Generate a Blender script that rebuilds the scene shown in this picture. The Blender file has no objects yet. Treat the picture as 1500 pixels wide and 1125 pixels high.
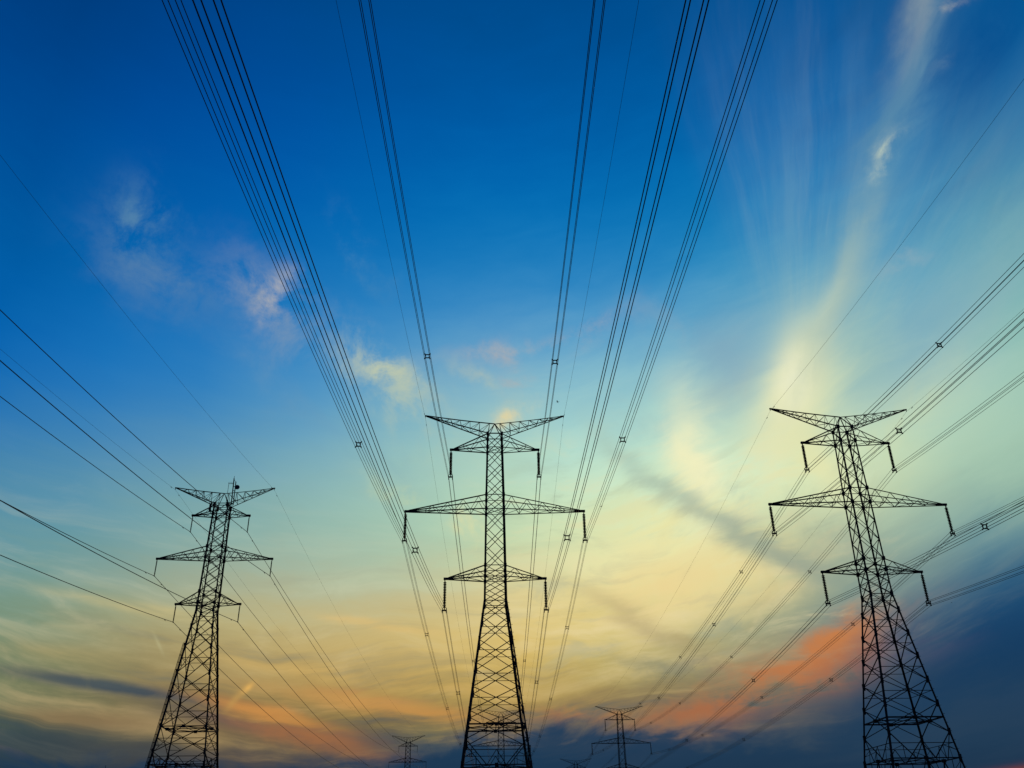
import bpy, math, random
from mathutils import Vector, Matrix

# ---------------------------------------------------------------- camera
S = bpy.context.scene
COL = S.collection
R = math.radians
cam_data = bpy.data.cameras.new('camera')
cam = bpy.data.objects.new('camera', cam_data)
COL.objects.link(cam)
cam_data.sensor_width = 36.0
cam_data.lens = 36.0 * 1306.03 / 1500.0
cam_data.clip_end = 20000
cam_data.clip_start = 0.05
cam.matrix_world = Matrix.Translation((0, 0, 1.6)) @ Matrix.Rotation(R(90 + 28.1414), 4, 'X') @ Matrix.Rotation(R(-0.8331), 4, 'Z')
S.camera = cam

# ---------------------------------------------------------------- light
S.view_settings.view_transform = 'Standard'
S.view_settings.look = 'None'
S.view_settings.exposure = 0.0
S.view_settings.gamma = 1.0
SUN_AZ, SUN_EL = R(16.0), R(3.0)          # the sun has just gone behind the cloud bank
sun_data = bpy.data.lights.new('sun', 'SUN')
sun_data.energy = 0.3
sun_data.angle = R(8)
sun_data.color = (1.0, 0.66, 0.38)
sun = bpy.data.objects.new('sun', sun_data)
COL.objects.link(sun)
sun.rotation_euler = Vector((math.sin(SUN_AZ) * math.cos(SUN_EL), math.cos(SUN_AZ) * math.cos(SUN_EL), math.sin(SUN_EL))).to_track_quat('Z', 'Y').to_euler()

# ---------------------------------------------------------------- sky (dusk, procedural)
SKY_AZIMUTHS = [-34, -28, -22, -16.5, -11, -5.5, 0, 5.5, 11, 16.5, 22, 28, 34]
SKY_ELEVATIONS = [0, 3, 4.5, 6, 7.5, 9, 11, 13, 15.5, 18, 21, 24.5, 28, 32, 36, 41, 46, 52, 60]
SKY_COLUMNS = [
    [[0.0272, 0.047, 0.0601], [0.0272, 0.047, 0.0601], [0.0275, 0.0479, 0.0615], [0.0418, 0.0757, 0.079], [0.0881, 0.131, 0.0861], [0.1497, 0.2039, 0.1107], [0.1669, 0.2629, 0.1676], [0.1459, 0.302, 0.25], [0.1053, 0.2853, 0.3624], [0.0818, 0.2582, 0.3861], [0.0338, 0.2018, 0.4303], [0.0062, 0.1468, 0.4572], [0.0013, 0.1207, 0.4211], [0.0002, 0.104, 0.3588], [0.0, 0.0844, 0.3229], [0.0, 0.0608, 0.2707], [0.0, 0.0456, 0.2036], [0.0, 0.046, 0.2047], [0.0, 0.0487, 0.2157]],
    [[0.0272, 0.047, 0.0601], [0.0272, 0.047, 0.0601], [0.0278, 0.0471, 0.06], [0.0411, 0.0711, 0.0778], [0.0817, 0.1158, 0.081], [0.1765, 0.2047, 0.1015], [0.1978, 0.2477, 0.1484], [0.221, 0.3213, 0.221], [0.1528, 0.3253, 0.3351], [0.1191, 0.3055, 0.389], [0.0758, 0.2587, 0.4332], [0.0213, 0.1913, 0.4925], [0.0085, 0.1684, 0.4908], [0.0018, 0.1335, 0.4244], [0.0001, 0.1077, 0.3831], [0.0, 0.0741, 0.3318], [0.0, 0.0565, 0.254], [0.0, 0.05, 0.2208], [0.0, 0.0523, 0.2213]],
    [[0.0448, 0.0506, 0.0572], [0.0459, 0.0513, 0.0579], [0.0465, 0.0516, 0.0583], [0.0756, 0.0772, 0.0674], [0.15, 0.1339, 0.0688], [0.2744, 0.2186, 0.099], [0.3356, 0.2787, 0.1308], [0.4115, 0.4001, 0.2132], [0.2644, 0.3816, 0.3196], [0.1981, 0.3817, 0.3809], [0.1631, 0.3469, 0.4263], [0.0548, 0.2484, 0.4957], [0.0215, 0.2034, 0.5211], [0.0053, 0.1605, 0.4729], [0.0009, 0.124, 0.4227], [0.0, 0.0879, 0.3702], [0.0, 0.0668, 0.2924], [0.0, 0.0541, 0.2213], [0.0, 0.0558, 0.2213]],
    [[0.0574, 0.0576, 0.0642], [0.0587, 0.0582, 0.0645], [0.0593, 0.0584, 0.0647], [0.1072, 0.0859, 0.0661], [0.2201, 0.1609, 0.0646], [0.3438, 0.2428, 0.0961], [0.4558, 0.3444, 0.1369], [0.4993, 0.4436, 0.2152], [0.3652, 0.4419, 0.3289], [0.2685, 0.4437, 0.3857], [0.2295, 0.424, 0.435], [0.113, 0.3303, 0.5154], [0.046, 0.2527, 0.5441], [0.0112, 0.1886, 0.5027], [0.0016, 0.1427, 0.4485], [0.0, 0.1005, 0.3943], [0.0, 0.0755, 0.3163], [0.0, 0.0582, 0.2277], [0.0, 0.0598, 0.2331]],
    [[0.0647, 0.0616, 0.0703], [0.0623, 0.0609, 0.0711], [0.0611, 0.0606, 0.0716], [0.1128, 0.0904, 0.0717], [0.2626, 0.1859, 0.064], [0.4538, 0.3062, 0.0996], [0.5588, 0.4082, 0.1501], [0.5671, 0.4705, 0.2143], [0.4594, 0.509, 0.3426], [0.3358, 0.5138, 0.4045], [0.3054, 0.5117, 0.4537], [0.1954, 0.4298, 0.5259], [0.0937, 0.3231, 0.5611], [0.0243, 0.224, 0.5324], [0.0025, 0.1651, 0.4742], [0.0, 0.1152, 0.4118], [0.0, 0.0842, 0.332], [0.0, 0.063, 0.2438], [0.0, 0.0641, 0.2473]],
    [[0.0253, 0.0501, 0.0894], [0.025, 0.0501, 0.0897], [0.0249, 0.0501, 0.0898], [0.0542, 0.0809, 0.1041], [0.2272, 0.1805, 0.0656], [0.4477, 0.3114, 0.0939], [0.6258, 0.4452, 0.1463], [0.6456, 0.5064, 0.2019], [0.5643, 0.5603, 0.3344], [0.4176, 0.5994, 0.4197], [0.4008, 0.6097, 0.4735], [0.2956, 0.5327, 0.5326], [0.1613, 0.4006, 0.5689], [0.0446, 0.2609, 0.5572], [0.0035, 0.1849, 0.4941], [0.0, 0.125, 0.4251], [0.0, 0.0904, 0.3433], [0.0, 0.0646, 0.2465], [0.0, 0.0646, 0.2462]],
    [[0.0158, 0.0526, 0.1015], [0.0155, 0.0523, 0.1015], [0.0153, 0.0521, 0.1015], [0.0377, 0.0785, 0.1197], [0.275, 0.1976, 0.0794], [0.4883, 0.3317, 0.0934], [0.674, 0.4842, 0.1429], [0.7338, 0.5603, 0.2034], [0.7181, 0.6191, 0.3074], [0.5441, 0.6902, 0.4217], [0.5028, 0.6994, 0.4931], [0.3934, 0.6176, 0.5446], [0.2334, 0.4657, 0.5758], [0.0661, 0.2935, 0.5751], [0.0046, 0.1991, 0.5032], [0.0, 0.1292, 0.4332], [0.0, 0.0936, 0.3503], [0.0, 0.0646, 0.2425], [0.0, 0.0646, 0.2426]],
    [[0.0744, 0.0946, 0.099], [0.073, 0.0938, 0.0991], [0.0715, 0.093, 0.0991], [0.0956, 0.1107, 0.1125], [0.2059, 0.154, 0.0915], [0.3331, 0.2487, 0.0976], [0.5257, 0.4223, 0.1421], [0.7252, 0.5983, 0.2356], [0.8015, 0.7257, 0.3442], [0.7051, 0.8022, 0.4704], [0.5914, 0.8098, 0.5887], [0.4169, 0.6929, 0.6183], [0.2335, 0.4994, 0.6058], [0.0655, 0.3025, 0.5758], [0.0045, 0.2021, 0.5105], [0.0003, 0.1334, 0.4305], [0.0, 0.0953, 0.3475], [0.0, 0.0655, 0.2457], [0.0, 0.0654, 0.245]],
    [[0.0721, 0.092, 0.0977], [0.0723, 0.0921, 0.0977], [0.0723, 0.0922, 0.0978], [0.0912, 0.1071, 0.1099], [0.1456, 0.1283, 0.1016], [0.2498, 0.2086, 0.1052], [0.4052, 0.3563, 0.16], [0.666, 0.5775, 0.2575], [0.8273, 0.7558, 0.3605], [0.7748, 0.834, 0.4643], [0.6765, 0.8733, 0.6047], [0.4577, 0.7293, 0.6035], [0.2514, 0.5134, 0.5893], [0.0664, 0.3155, 0.5658], [0.0051, 0.2097, 0.5088], [0.0006, 0.1371, 0.4268], [0.0, 0.0965, 0.3425], [0.0, 0.0669, 0.2498], [0.0, 0.0662, 0.2486]],
    [[0.0709, 0.088, 0.0935], [0.071, 0.0883, 0.0939], [0.0714, 0.0893, 0.0952], [0.0848, 0.1023, 0.1084], [0.1234, 0.1208, 0.1081], [0.2268, 0.1762, 0.1096], [0.266, 0.2859, 0.1879], [0.4538, 0.471, 0.2841], [0.6744, 0.6668, 0.3571], [0.6805, 0.7577, 0.4477], [0.7207, 0.8769, 0.5838], [0.5278, 0.7451, 0.5483], [0.2991, 0.5304, 0.5555], [0.0683, 0.3344, 0.5493], [0.0068, 0.2194, 0.5022], [0.0007, 0.1413, 0.4248], [0.0, 0.0978, 0.3387], [0.0, 0.071, 0.254], [0.0, 0.0693, 0.2522]],
    [[0.0702, 0.0833, 0.0869], [0.0698, 0.0843, 0.0885], [0.0704, 0.0873, 0.0922], [0.0738, 0.0954, 0.1033], [0.0861, 0.1046, 0.1099], [0.0958, 0.1175, 0.1241], [0.0739, 0.1422, 0.1834], [0.1729, 0.2638, 0.2495], [0.3541, 0.4567, 0.3304], [0.4871, 0.6119, 0.4192], [0.6445, 0.7793, 0.5157], [0.6281, 0.7672, 0.5103], [0.3767, 0.5761, 0.5259], [0.0777, 0.3502, 0.5401], [0.0149, 0.2312, 0.5078], [0.0023, 0.1433, 0.4256], [0.0, 0.0985, 0.3334], [0.0, 0.0754, 0.2627], [0.0, 0.073, 0.2559]],
    [[0.0769, 0.0717, 0.0684], [0.0769, 0.0717, 0.0684], [0.0685, 0.0786, 0.0794], [0.059, 0.0821, 0.0952], [0.0571, 0.0855, 0.1067], [0.0213, 0.0658, 0.1266], [0.0068, 0.0589, 0.1591], [0.0298, 0.1154, 0.2119], [0.1416, 0.2791, 0.3115], [0.2918, 0.4597, 0.3734], [0.4404, 0.6283, 0.4558], [0.4417, 0.6502, 0.5297], [0.2373, 0.4725, 0.5499], [0.0732, 0.3342, 0.518], [0.026, 0.2299, 0.476], [0.0045, 0.14, 0.401], [0.0001, 0.0938, 0.3133], [0.0, 0.0805, 0.2805], [0.0, 0.0772, 0.2691]],
    [[0.0769, 0.0717, 0.0684], [0.0769, 0.0717, 0.0684], [0.0644, 0.0815, 0.0854], [0.0567, 0.0822, 0.0993], [0.0549, 0.0852, 0.11], [0.0042, 0.0468, 0.1369], [0.0035, 0.0519, 0.1618], [0.0215, 0.1083, 0.2305], [0.1207, 0.2668, 0.3149], [0.2666, 0.4504, 0.3545], [0.3378, 0.547, 0.4273], [0.3608, 0.5767, 0.4685], [0.2397, 0.4906, 0.4637], [0.0927, 0.3289, 0.4375], [0.0266, 0.2014, 0.4093], [0.0032, 0.1155, 0.3382], [0.0, 0.0818, 0.2616], [0.0, 0.0816, 0.2699], [0.0, 0.0814, 0.2823]],
]
# clouds: azimuth, elevation, 2x2 shape matrix, colour, strength, texture
SKY_CLOUDS = [
    (-27.65, 35.65, 0.3284, -0.3827, -0.4394, -0.4766, (0.1274, 0.2874, 0.4125), 0.48, 'w'),
    (-25.57, 32.81, 0.2305, -0.1077, -0.189, -0.5045, (0.1221, 0.2384, 0.402), 0.45, 'w'),
    (-18.28, 32.46, 0.2717, -0.2308, -0.3416, -0.5279, (0.305, 0.3515, 0.4233), 0.68, 'w'),
    (-17.74, 32.78, 0.2213, 0.6466, 1.205, -0.5621, (0.5776, 0.5271, 0.4678), 0.55, 'w'),
    (-15.9, 30.11, 0.3156, -0.4703, -0.4178, -0.3521, (0.1878, 0.305, 0.4564), 0.35, 'w'),
    (-9.43, 28.7, 0.2595, -0.2, -0.4112, -0.6792, (0.5271, 0.5776, 0.4125), 0.8, 'w'),
    (-7.33, 26.19, 0.1747, -0.2112, -0.5103, -0.5187, (0.4287, 0.5457, 0.4452), 0.5, 'w'),
    (-13.11, 26.71, 0.1084, -0.0989, -0.303, -0.3991, (0.1559, 0.314, 0.4678), 0.4, 's'),
    (-11.56, 35.89, 0.1819, -0.2904, -1.0824, -1.0041, (0.0704, 0.2423, 0.4678), 0.5, 'w'),
    (0.22, 26.49, 0.6655, 0.3322, 0.6403, -1.6024, (0.7758, 0.6584, 0.3515), 0.85, 'w'),
    (0.54, 30.22, 0.2622, 0.0208, 0.0956, -1.6266, (0.4452, 0.4287, 0.4233), 0.65, 'w'),
    (-2.49, 28.48, 0.378, -0.1535, -0.4819, -1.5344, (0.4287, 0.5149, 0.4452), 0.5, 'w'),
    (6.21, 31.53, 0.3058, 0.1386, 0.5009, -1.5296, (0.305, 0.3763, 0.4851), 0.5, 'w'),
    (0.76, 28.55, 0.9101, -0.0215, -0.0522, -2.849, (0.4564, 0.4287, 0.4125), 0.5, 'w'),
    (-6.59, 20.37, 0.2787, -0.1448, -0.6085, -1.3152, (0.5776, 0.6584, 0.3763), 0.5, 'w'),
    (-2.89, 19.13, 0.3143, -0.476, -0.8936, -0.6798, (0.7454, 0.7157, 0.3763), 0.7, 'w'),
    (19.75, 26.36, 0.1207, 0.2681, 0.5068, -0.2667, (0.9216, 0.8714, 0.4851), 0.8, 'n'),
    (19.71, 26.15, 0.1954, 0.5274, 0.8725, -0.3808, (1.0, 0.9823, 0.7157), 0.98, 'n'),
    (22.55, 29.89, 0.1376, 0.2065, 1.2057, -0.9471, (0.6445, 0.7157, 0.5149), 0.5, 'n'),
    (20.2, 21.87, 0.1452, -0.3834, -0.7815, -0.2881, (0.855, 0.8228, 0.4452), 0.6, 'v'),
    (15.64, 26.51, 0.5361, -0.0854, -0.0487, -0.3877, (0.3515, 0.5271, 0.5149), 0.4, 'v'),
    (18.74, 24.6, 0.2119, 0.1927, 0.2995, -0.3664, (0.8228, 0.807, 0.4678), 0.4, 'v'),
    (19.8, 23.18, 0.0818, 0.2518, 0.4881, -0.188, (0.7305, 0.7605, 0.3916), 0.28, 'v'),
    (21.62, 28.8, 0.1224, 0.1741, 0.7427, -0.6104, (0.6795, 0.7011, 0.4125), 0.45, 's'),
    (16.43, 27.05, 0.2963, 0.0942, 0.2841, -1.0286, (0.5149, 0.5776, 0.4287), 0.45, 's'),
    (23.58, 31.37, 0.0804, 0.1371, 0.9339, -0.6541, (0.4125, 0.5271, 0.4342), 0.6, 's'),
    (31.15, 40.89, 0.0564, 0.0909, 0.6229, -0.5206, (0.1274, 0.2961, 0.4125), 0.45, 'v'),
    (24.98, 32.33, 0.1386, 0.2285, 0.7144, -0.5181, (0.2232, 0.4125, 0.4851), 0.35, 'v'),
    (33.6, 45.17, 0.1611, 0.2958, 0.7288, -0.5746, (0.305, 0.3613, 0.3763), 0.5, 's'),
    (29.1, 38.45, 0.4931, 0.4521, 1.3113, -1.9774, (0.5149, 0.6105, 0.5029), 0.8, 'w'),
    (35.99, 44.96, 0.7505, 0.0041, -0.2522, -3.0837, (0.4564, 0.4564, 0.402), 0.6, 'w'),
    (34.45, 41.96, 0.9144, 0.4069, 0.7328, -2.7919, (0.1559, 0.2831, 0.402), 0.5, 'w'),
    (28.58, 32.28, 0.5861, -0.0026, -0.0261, -2.5147, (0.2623, 0.402, 0.4851), 0.5, 'w'),
    (32.06, 29.7, 0.0878, 0.0582, 0.1573, -0.2416, (0.3515, 0.5149, 0.4452), 0.25, 's'),
    (11.72, 31.07, 0.2692, -0.2297, -0.4844, -0.7471, (0.2232, 0.3763, 0.5029), 0.4, 'w'),
    (12.29, 22.36, 0.0181, -0.2469, -0.6447, -0.0398, (0.8879, 0.8714, 0.5395), 0.8, 'v'),
    (16.43, 21.51, 0.2775, 0.2633, 0.5206, -0.6005, (0.807, 0.7913, 0.4678), 0.55, 'd'),
    (8.61, 17.53, 0.27, 0.0776, 0.2291, -0.8223, (0.8714, 0.807, 0.4564), 0.55, 'd'),
    (8.48, 26.14, 0.3158, -0.1613, -0.2474, -0.5969, (0.3515, 0.5457, 0.5271), 0.5, 'w'),
    (14.72, 20.43, 0.3514, -0.3943, -0.6544, -0.6413, (0.4125, 0.5647, 0.4678), 0.5, 'w'),
    (23.62, 19.31, 0.3893, 0.1268, 0.3056, -0.8036, (0.5149, 0.5906, 0.3515), 0.4, 'd'),
    (24.33, 22.46, 0.1545, 0.102, 0.3912, -0.5867, (0.7157, 0.7305, 0.3916), 0.5, 's'),
    (29.08, 28.04, 0.1412, 0.083, 0.2309, -0.4008, (0.1878, 0.3916, 0.491), 0.5, 'v'),
    (15.79, 28.86, 0.1879, 0.2628, 0.3321, -0.2919, (0.2051, 0.3763, 0.5029), 0.5, 'v'),
    (37.57, 42.15, 0.1797, 0.1586, 0.2751, -0.4274, (0.0, 0.0723, 0.2623), 0.6, 'v'),
    (24.22, 27.46, 0.3803, -0.0906, -0.0527, -0.2656, (0.2623, 0.4678, 0.4678), 0.35, 'v'),
    (11.17, 18.63, 0.1675, 0.0439, 0.1213, -0.4631, (0.855, 0.7913, 0.3763), 0.6, 'd'),
    (5.83, 19.37, 0.2329, 0.0736, 0.1082, -0.3749, (0.6795, 0.7305, 0.402), 0.4, 'd'),
    (14.53, 16.07, 0.2019, 0.0661, 0.2031, -0.5873, (0.807, 0.6795, 0.305), 0.6, 'd'),
    (8.57, 14.62, 0.2076, 0.0274, 0.0799, -0.5376, (0.855, 0.6445, 0.2831), 0.5, 'd'),
    (16.12, 14.11, 0.2545, 0.0791, 0.2802, -0.8057, (0.6795, 0.5457, 0.2423), 0.45, 'd'),
    (7.73, 23.06, 0.2008, -0.2515, -1.0728, -1.0026, (0.3763, 0.5149, 0.4287), 0.32, 'v'),
    (10.72, 20.7, 0.2099, -0.1967, -0.9608, -1.1678, (0.3419, 0.4564, 0.3763), 0.42, 'v'),
    (14.18, 18.17, 0.2149, -0.1565, -0.7471, -1.1562, (0.2874, 0.3663, 0.305), 0.5, 'v'),
    (18.05, 15.87, 0.2273, -0.1381, -0.5699, -1.0675, (0.2232, 0.305, 0.2705), 0.5, 'v'),
    (21.01, 16.43, 0.2032, -0.1192, -0.2822, -0.5434, (0.1878, 0.2623, 0.2423), 0.35, 'n'),
    (8.81, 12.56, 0.1687, -0.1129, -0.7548, -1.303, (0.3916, 0.314, 0.162), 0.45, 'v'),
    (15.5, 12.76, 0.2152, 0.047, 0.3315, -1.2462, (0.1878, 0.2623, 0.2051), 0.45, 'd'),
    (10.63, 9.9, 0.2378, -0.0705, -0.3843, -1.768, (0.1559, 0.1878, 0.15), 0.45, 'd'),
    (15.35, 9.08, 0.1596, 0.0451, 0.2372, -0.7125, (0.4793, 0.1746, 0.0648), 0.95, 'd'),
    (18.99, 10.93, 0.2986, 0.0965, 0.4935, -1.2664, (0.552, 0.2086, 0.0723), 0.95, 'd'),
    (19.28, 9.39, 0.4219, 0.0767, 0.2403, -0.888, (0.4452, 0.1559, 0.0648), 0.7, 'd'),
    (11.18, 7.57, 0.2487, 0.0085, 0.1877, -2.0418, (0.3763, 0.1441, 0.0648), 0.8, 'd'),
    (4.07, 7.87, 0.3451, 0.0081, 0.0987, -2.3609, (0.4851, 0.1946, 0.0685), 0.75, 'd'),
    (-23.18, 8.87, 0.1839, 0.0052, -0.3291, -3.1108, (0.0545, 0.0762, 0.0931), 0.95, 'n'),
    (-24.83, 9.07, 0.3536, 0.0338, -0.1974, -4.0276, (0.0802, 0.1022, 0.107), 0.6, 'n'),
    (-16.4, 7.21, 0.2334, -0.0214, -0.5366, -3.0278, (0.0762, 0.0802, 0.0887), 0.7, 'v'),
    (-25.47, 10.48, 0.3126, 0.0315, -0.0859, -2.3175, (0.402, 0.3278, 0.1413), 0.5, 'h'),
    (-24.44, 7.13, 0.2613, 0.0334, -0.0597, -2.0565, (0.2159, 0.1441, 0.0685), 0.6, 'h'),
    (-26.81, 5.5, 0.2024, 0.0442, 0.038, -1.1436, (0.0262, 0.0513, 0.0723), 0.6, 'h'),
    (-12.83, 6.53, 0.2267, -0.033, -0.4521, -2.2398, (0.3763, 0.15, 0.0545), 0.65, 'v'),
    (-14.51, 7.62, 0.2773, -0.041, -0.6297, -2.9635, (0.5776, 0.2423, 0.0612), 0.6, 'v'),
    (-15.34, 7.98, 0.3155, -0.032, -0.4719, -2.6786, (0.6105, 0.2705, 0.0685), 0.7, 'h'),
    (-8.43, 12.97, 0.3326, -0.0298, -0.4012, -3.5214, (0.7913, 0.5149, 0.1683), 0.75, 'h'),
    (-8.99, 8.46, 0.1734, -0.0148, -0.264, -2.1643, (0.6105, 0.305, 0.0887), 0.6, 'v'),
    (-6.57, 9.65, 0.1988, -0.0138, -0.1693, -1.8192, (0.6105, 0.3763, 0.1144), 0.45, 'h'),
    (-11.97, 10.16, 0.174, -0.01, -0.283, -2.5747, (0.6445, 0.4125, 0.1274), 0.5, 'h'),
    (-23.07, 13.29, 0.2196, 0.002, -0.315, -3.316, (0.6445, 0.5271, 0.2307), 0.55, 'h'),
    (-5.26, 7.9, 0.2684, -0.0169, -0.1945, -2.3607, (0.5457, 0.2623, 0.0685), 0.6, 'h'),
    (-16.15, 9.16, 1.6764, 1.8241, 4.4295, -4.3696, (0.7758, 0.4452, 0.117), 0.75, 'n'),
    (-16.77, 8.54, 0.8004, 1.132, 4.0654, -2.912, (0.5149, 0.305, 0.0908), 0.5, 'n'),
    (-21.52, 11.38, 0.9029, -1.5733, -9.3051, -6.1014, (0.5149, 0.4851, 0.2623), 0.3, 'n'),
]
SKY_FRONT_CLOUDS = [
    (23.72, 10.15, 0.3405, 0.0088, 0.2362, -1.5362, (0.0802, 0.0887, 0.15), 0.55, 'd'),
    (27.47, 3.65, 0.4167, -0.0486, 0.2907, -3.1467, (0.3515, 0.0578, 0.0103), 0.95, 'n'),
]
FAN_CENTRE = (18.95, 23.3)
BANK_EDGE = [(0.0719, 0.0775), (0.1866, 0.0858), (0.2753, 0.0836), (0.3609, 0.0834), (0.3997, 0.097), (0.44, 0.1006), (0.4807, 0.1078), (0.5117, 0.1161), (0.5325, 0.1233), (0.5582, 0.1225), (0.5882, 0.1101), (0.6279, 0.1035), (0.6681, 0.1114), (0.7076, 0.1189), (0.7423, 0.1316), (0.7789, 0.1589), (0.8156, 0.1884), (0.8472, 0.2145), (0.8772, 0.2336), (0.964, 0.2552)]
BANK_TINT = [(0.0638, (0.0091, 0.0319, 0.0723)), (0.0882, (0.011, 0.0395, 0.0865)), (0.1258, (0.011, 0.0452, 0.1022)), (0.1911, (0.0048, 0.0409, 0.1195)), (0.259, (0.0212, 0.107, 0.2307)), (0.3221, (0.0802, 0.2051, 0.2831))]

world = bpy.data.worlds.new('World')
S.world = world
world.use_nodes = True
NT = world.node_tree
NT.nodes.clear()
LK = NT.links


def put(sock, v):
    if isinstance(v, bpy.types.NodeSocket):
        LK.new(v, sock)
    elif v is not None:
        sock.default_value = v


def mth(op, a, b=None, c=None, clamp=False):
    n = NT.nodes.new('ShaderNodeMath')
    n.operation = op
    n.use_clamp = clamp
    for i, v in enumerate((a, b, c)):
        if v is not None:
            put(n.inputs[i], v)
    return n.outputs[0]


def remap(v, a, b, c=0.0, d=1.0, kind='SMOOTHSTEP'):
    n = NT.nodes.new('ShaderNodeMapRange')
    n.interpolation_type = kind
    n.clamp = True
    for i, q in enumerate((v, a, b, c, d)):
        put(n.inputs[i], q)
    return n.outputs[0]


def combine(x, y, z):
    n = NT.nodes.new('ShaderNodeCombineXYZ')
    for i, q in enumerate((x, y, z)):
        put(n.inputs[i], q)
    return n.outputs[0]


def noise(vec, scale, detail=5.0, rough=0.55, distort=0.0):
    n = NT.nodes.new('ShaderNodeTexNoise')
    LK.new(vec, n.inputs['Vector'])
    n.inputs['Scale'].default_value = scale
    n.inputs['Detail'].default_value = detail
    n.inputs['Roughness'].default_value = rough
    n.inputs['Distortion'].default_value = distort
    return n.outputs['Fac']


def mixc(f, a, b):
    n = NT.nodes.new('ShaderNodeMix')
    n.data_type = 'RGBA'
    n.blend_type = 'MIX'
    put(n.inputs[0], f)
    put(n.inputs[6], a)
    put(n.inputs[7], b)
    return n.outputs[2]


def ramp(v, stops, interp='B_SPLINE'):
    n = NT.nodes.new('ShaderNodeValToRGB')
    LK.new(v, n.inputs[0])
    cr = n.color_ramp
    cr.interpolation = interp
    while len(cr.elements) < len(stops):
        cr.elements.new(1.0)
    for e, (p, c) in zip(cr.elements, stops):
        e.position = p
    for e, (p, c) in zip(cr.elements, stops):
        e.position = p
        e.color = (*c, 1.0)
    return n.outputs[0]


def build_sky():
    tc = NT.nodes.new('ShaderNodeTexCoord')
    d = tc.outputs['Generated']
    sp = NT.nodes.new('ShaderNodeSeparateXYZ')
    LK.new(d, sp.inputs[0])
    x, y, z = sp.outputs
    deg = 180 / math.pi
    az0 = mth('MULTIPLY', mth('ARCTAN2', x, y), deg)
    el0 = mth('MULTIPLY', mth('ARCSINE', z), deg)
    # direction on the flat cloud layer, turned to the wind (azimuth 13 degrees)
    zz = mth('ADD', mth('MAXIMUM', z, 0.0), 0.10)
    qx, qy = mth('DIVIDE', x, zz), mth('DIVIDE', y, zz)
    w = R(13)
    along = mth('ADD', mth('MULTIPLY', qx, math.sin(w)), mth('MULTIPLY', qy, math.cos(w)))
    across = mth('SUBTRACT', mth('MULTIPLY', qx, math.cos(w)), mth('MULTIPLY', qy, math.sin(w)))
    cirrus = noise(combine(mth('MULTIPLY', across, 3.2), mth('MULTIPLY', along, 0.5), 1.3), 2.2, 7.0, 0.6, 0.35)
    wisp = noise(d, 9.0, 8.0, 0.66, 0.5)
    fine = noise(combine(mth('MULTIPLY', x, 1.0), mth('MULTIPLY', y, 1.0), mth('ADD', z, 5.0)), 16.0, 5.0, 0.6, 0.3)
    slow = noise(d, 3.3, 4.0, 0.5, 0.0)
    # low clouds lie in long streaks that follow curved lines across the sky
    phase = mth('SUBTRACT', el0, mth('MULTIPLY', az0, mth('MULTIPLY_ADD', az0, 0.0042, 0.07)))
    phase = mth('ADD', phase, mth('MULTIPLY', mth('SUBTRACT', slow, 0.5), 5.0))
    band = noise(combine(mth('MULTIPLY', az0, 0.055), mth('MULTIPLY', phase, 0.55), 7.0), 1.0, 7.0, 0.60, 0.4)
    drift = noise(combine(mth('MULTIPLY', az0, 0.16), mth('MULTIPLY', phase, 0.48), 3.0), 1.0, 7.0, 0.60, 0.5)
    low = remap(el0, 6.0, 20.0, 1.0, 0.0)
    az = mth('ADD', az0, mth('ADD', mth('MULTIPLY', mth('SUBTRACT', slow, 0.5), 7.0), mth('MULTIPLY', mth('SUBTRACT', drift, 0.5), 5.0)))
    el = mth('ADD', el0, mth('MULTIPLY', mth('SUBTRACT', band, 0.5), mth('MULTIPLY_ADD', low, 5.5, 1.5)))
    el = mth('ADD', el, mth('MULTIPLY', mth('SUBTRACT', drift, 0.5), 3.0))
    t = mth('DIVIDE', el, 60.0, clamp=True)
    pos = [e / 60.0 for e in SKY_ELEVATIONS]
    col = None
    for i, stops in enumerate(SKY_COLUMNS):
        c = ramp(t, list(zip(pos, stops)))
        if col is None:
            col = c
        else:
            col = mixc(remap(az, SKY_AZIMUTHS[i - 1], SKY_AZIMUTHS[i], kind='LINEAR'), col, c)
    # behind the camera: plain dusk
    back = ramp(t, [(0, (0.05, 0.045, 0.06)), (0.25, (0.02, 0.045, 0.10)), (1.0, (0.002, 0.04, 0.19))])
    col = mixc(remap(mth('ABSOLUTE', az0), 45.0, 110.0), col, back)
    # thin broken layer: lit undersides and greyer gaps, fading out overhead
    lit = ramp(mth('DIVIDE', el0, 60.0, clamp=True), [(0.0, (0.22, 0.11, 0.045)), (0.13, (0.60, 0.40, 0.18)), (0.26, (0.74, 0.70, 0.42)), (0.5, (0.55, 0.66, 0.52))])
    gap = ramp(mth('DIVIDE', el0, 60.0, clamp=True), [(0.0, (0.05, 0.06, 0.07)), (0.13, (0.11, 0.13, 0.12)), (0.26, (0.30, 0.40, 0.32)), (0.5, (0.20, 0.36, 0.46))])
    layer = mth('MULTIPLY', remap(el0, 9.0, 24.0, 1.0, 0.0), remap(mth('ADD', az0, mth('MULTIPLY', el0, -0.55)), 6.0, 22.0, 1.0, 0.35))
    col = mixc(mth('MULTIPLY', mth('MULTIPLY', remap(band, 0.50, 0.74), layer), 0.42), col, lit)
    col = mixc(mth('MULTIPLY', mth('MULTIPLY', remap(band, 0.48, 0.26), layer), 0.42), col, gap)
    col = mixc(mth('MULTIPLY', mth('MULTIPLY', remap(drift, 0.52, 0.74), layer), 0.30), col, lit)
    # broken golden streaks between the centre and right pylons
    mid = mth('MULTIPLY', mth('MULTIPLY', remap(az0, -6.0, 4.0), remap(az0, 27.0, 19.0)), mth('MULTIPLY', remap(el0, 8.5, 13.0), remap(el0, 27.0, 18.0)))
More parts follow.
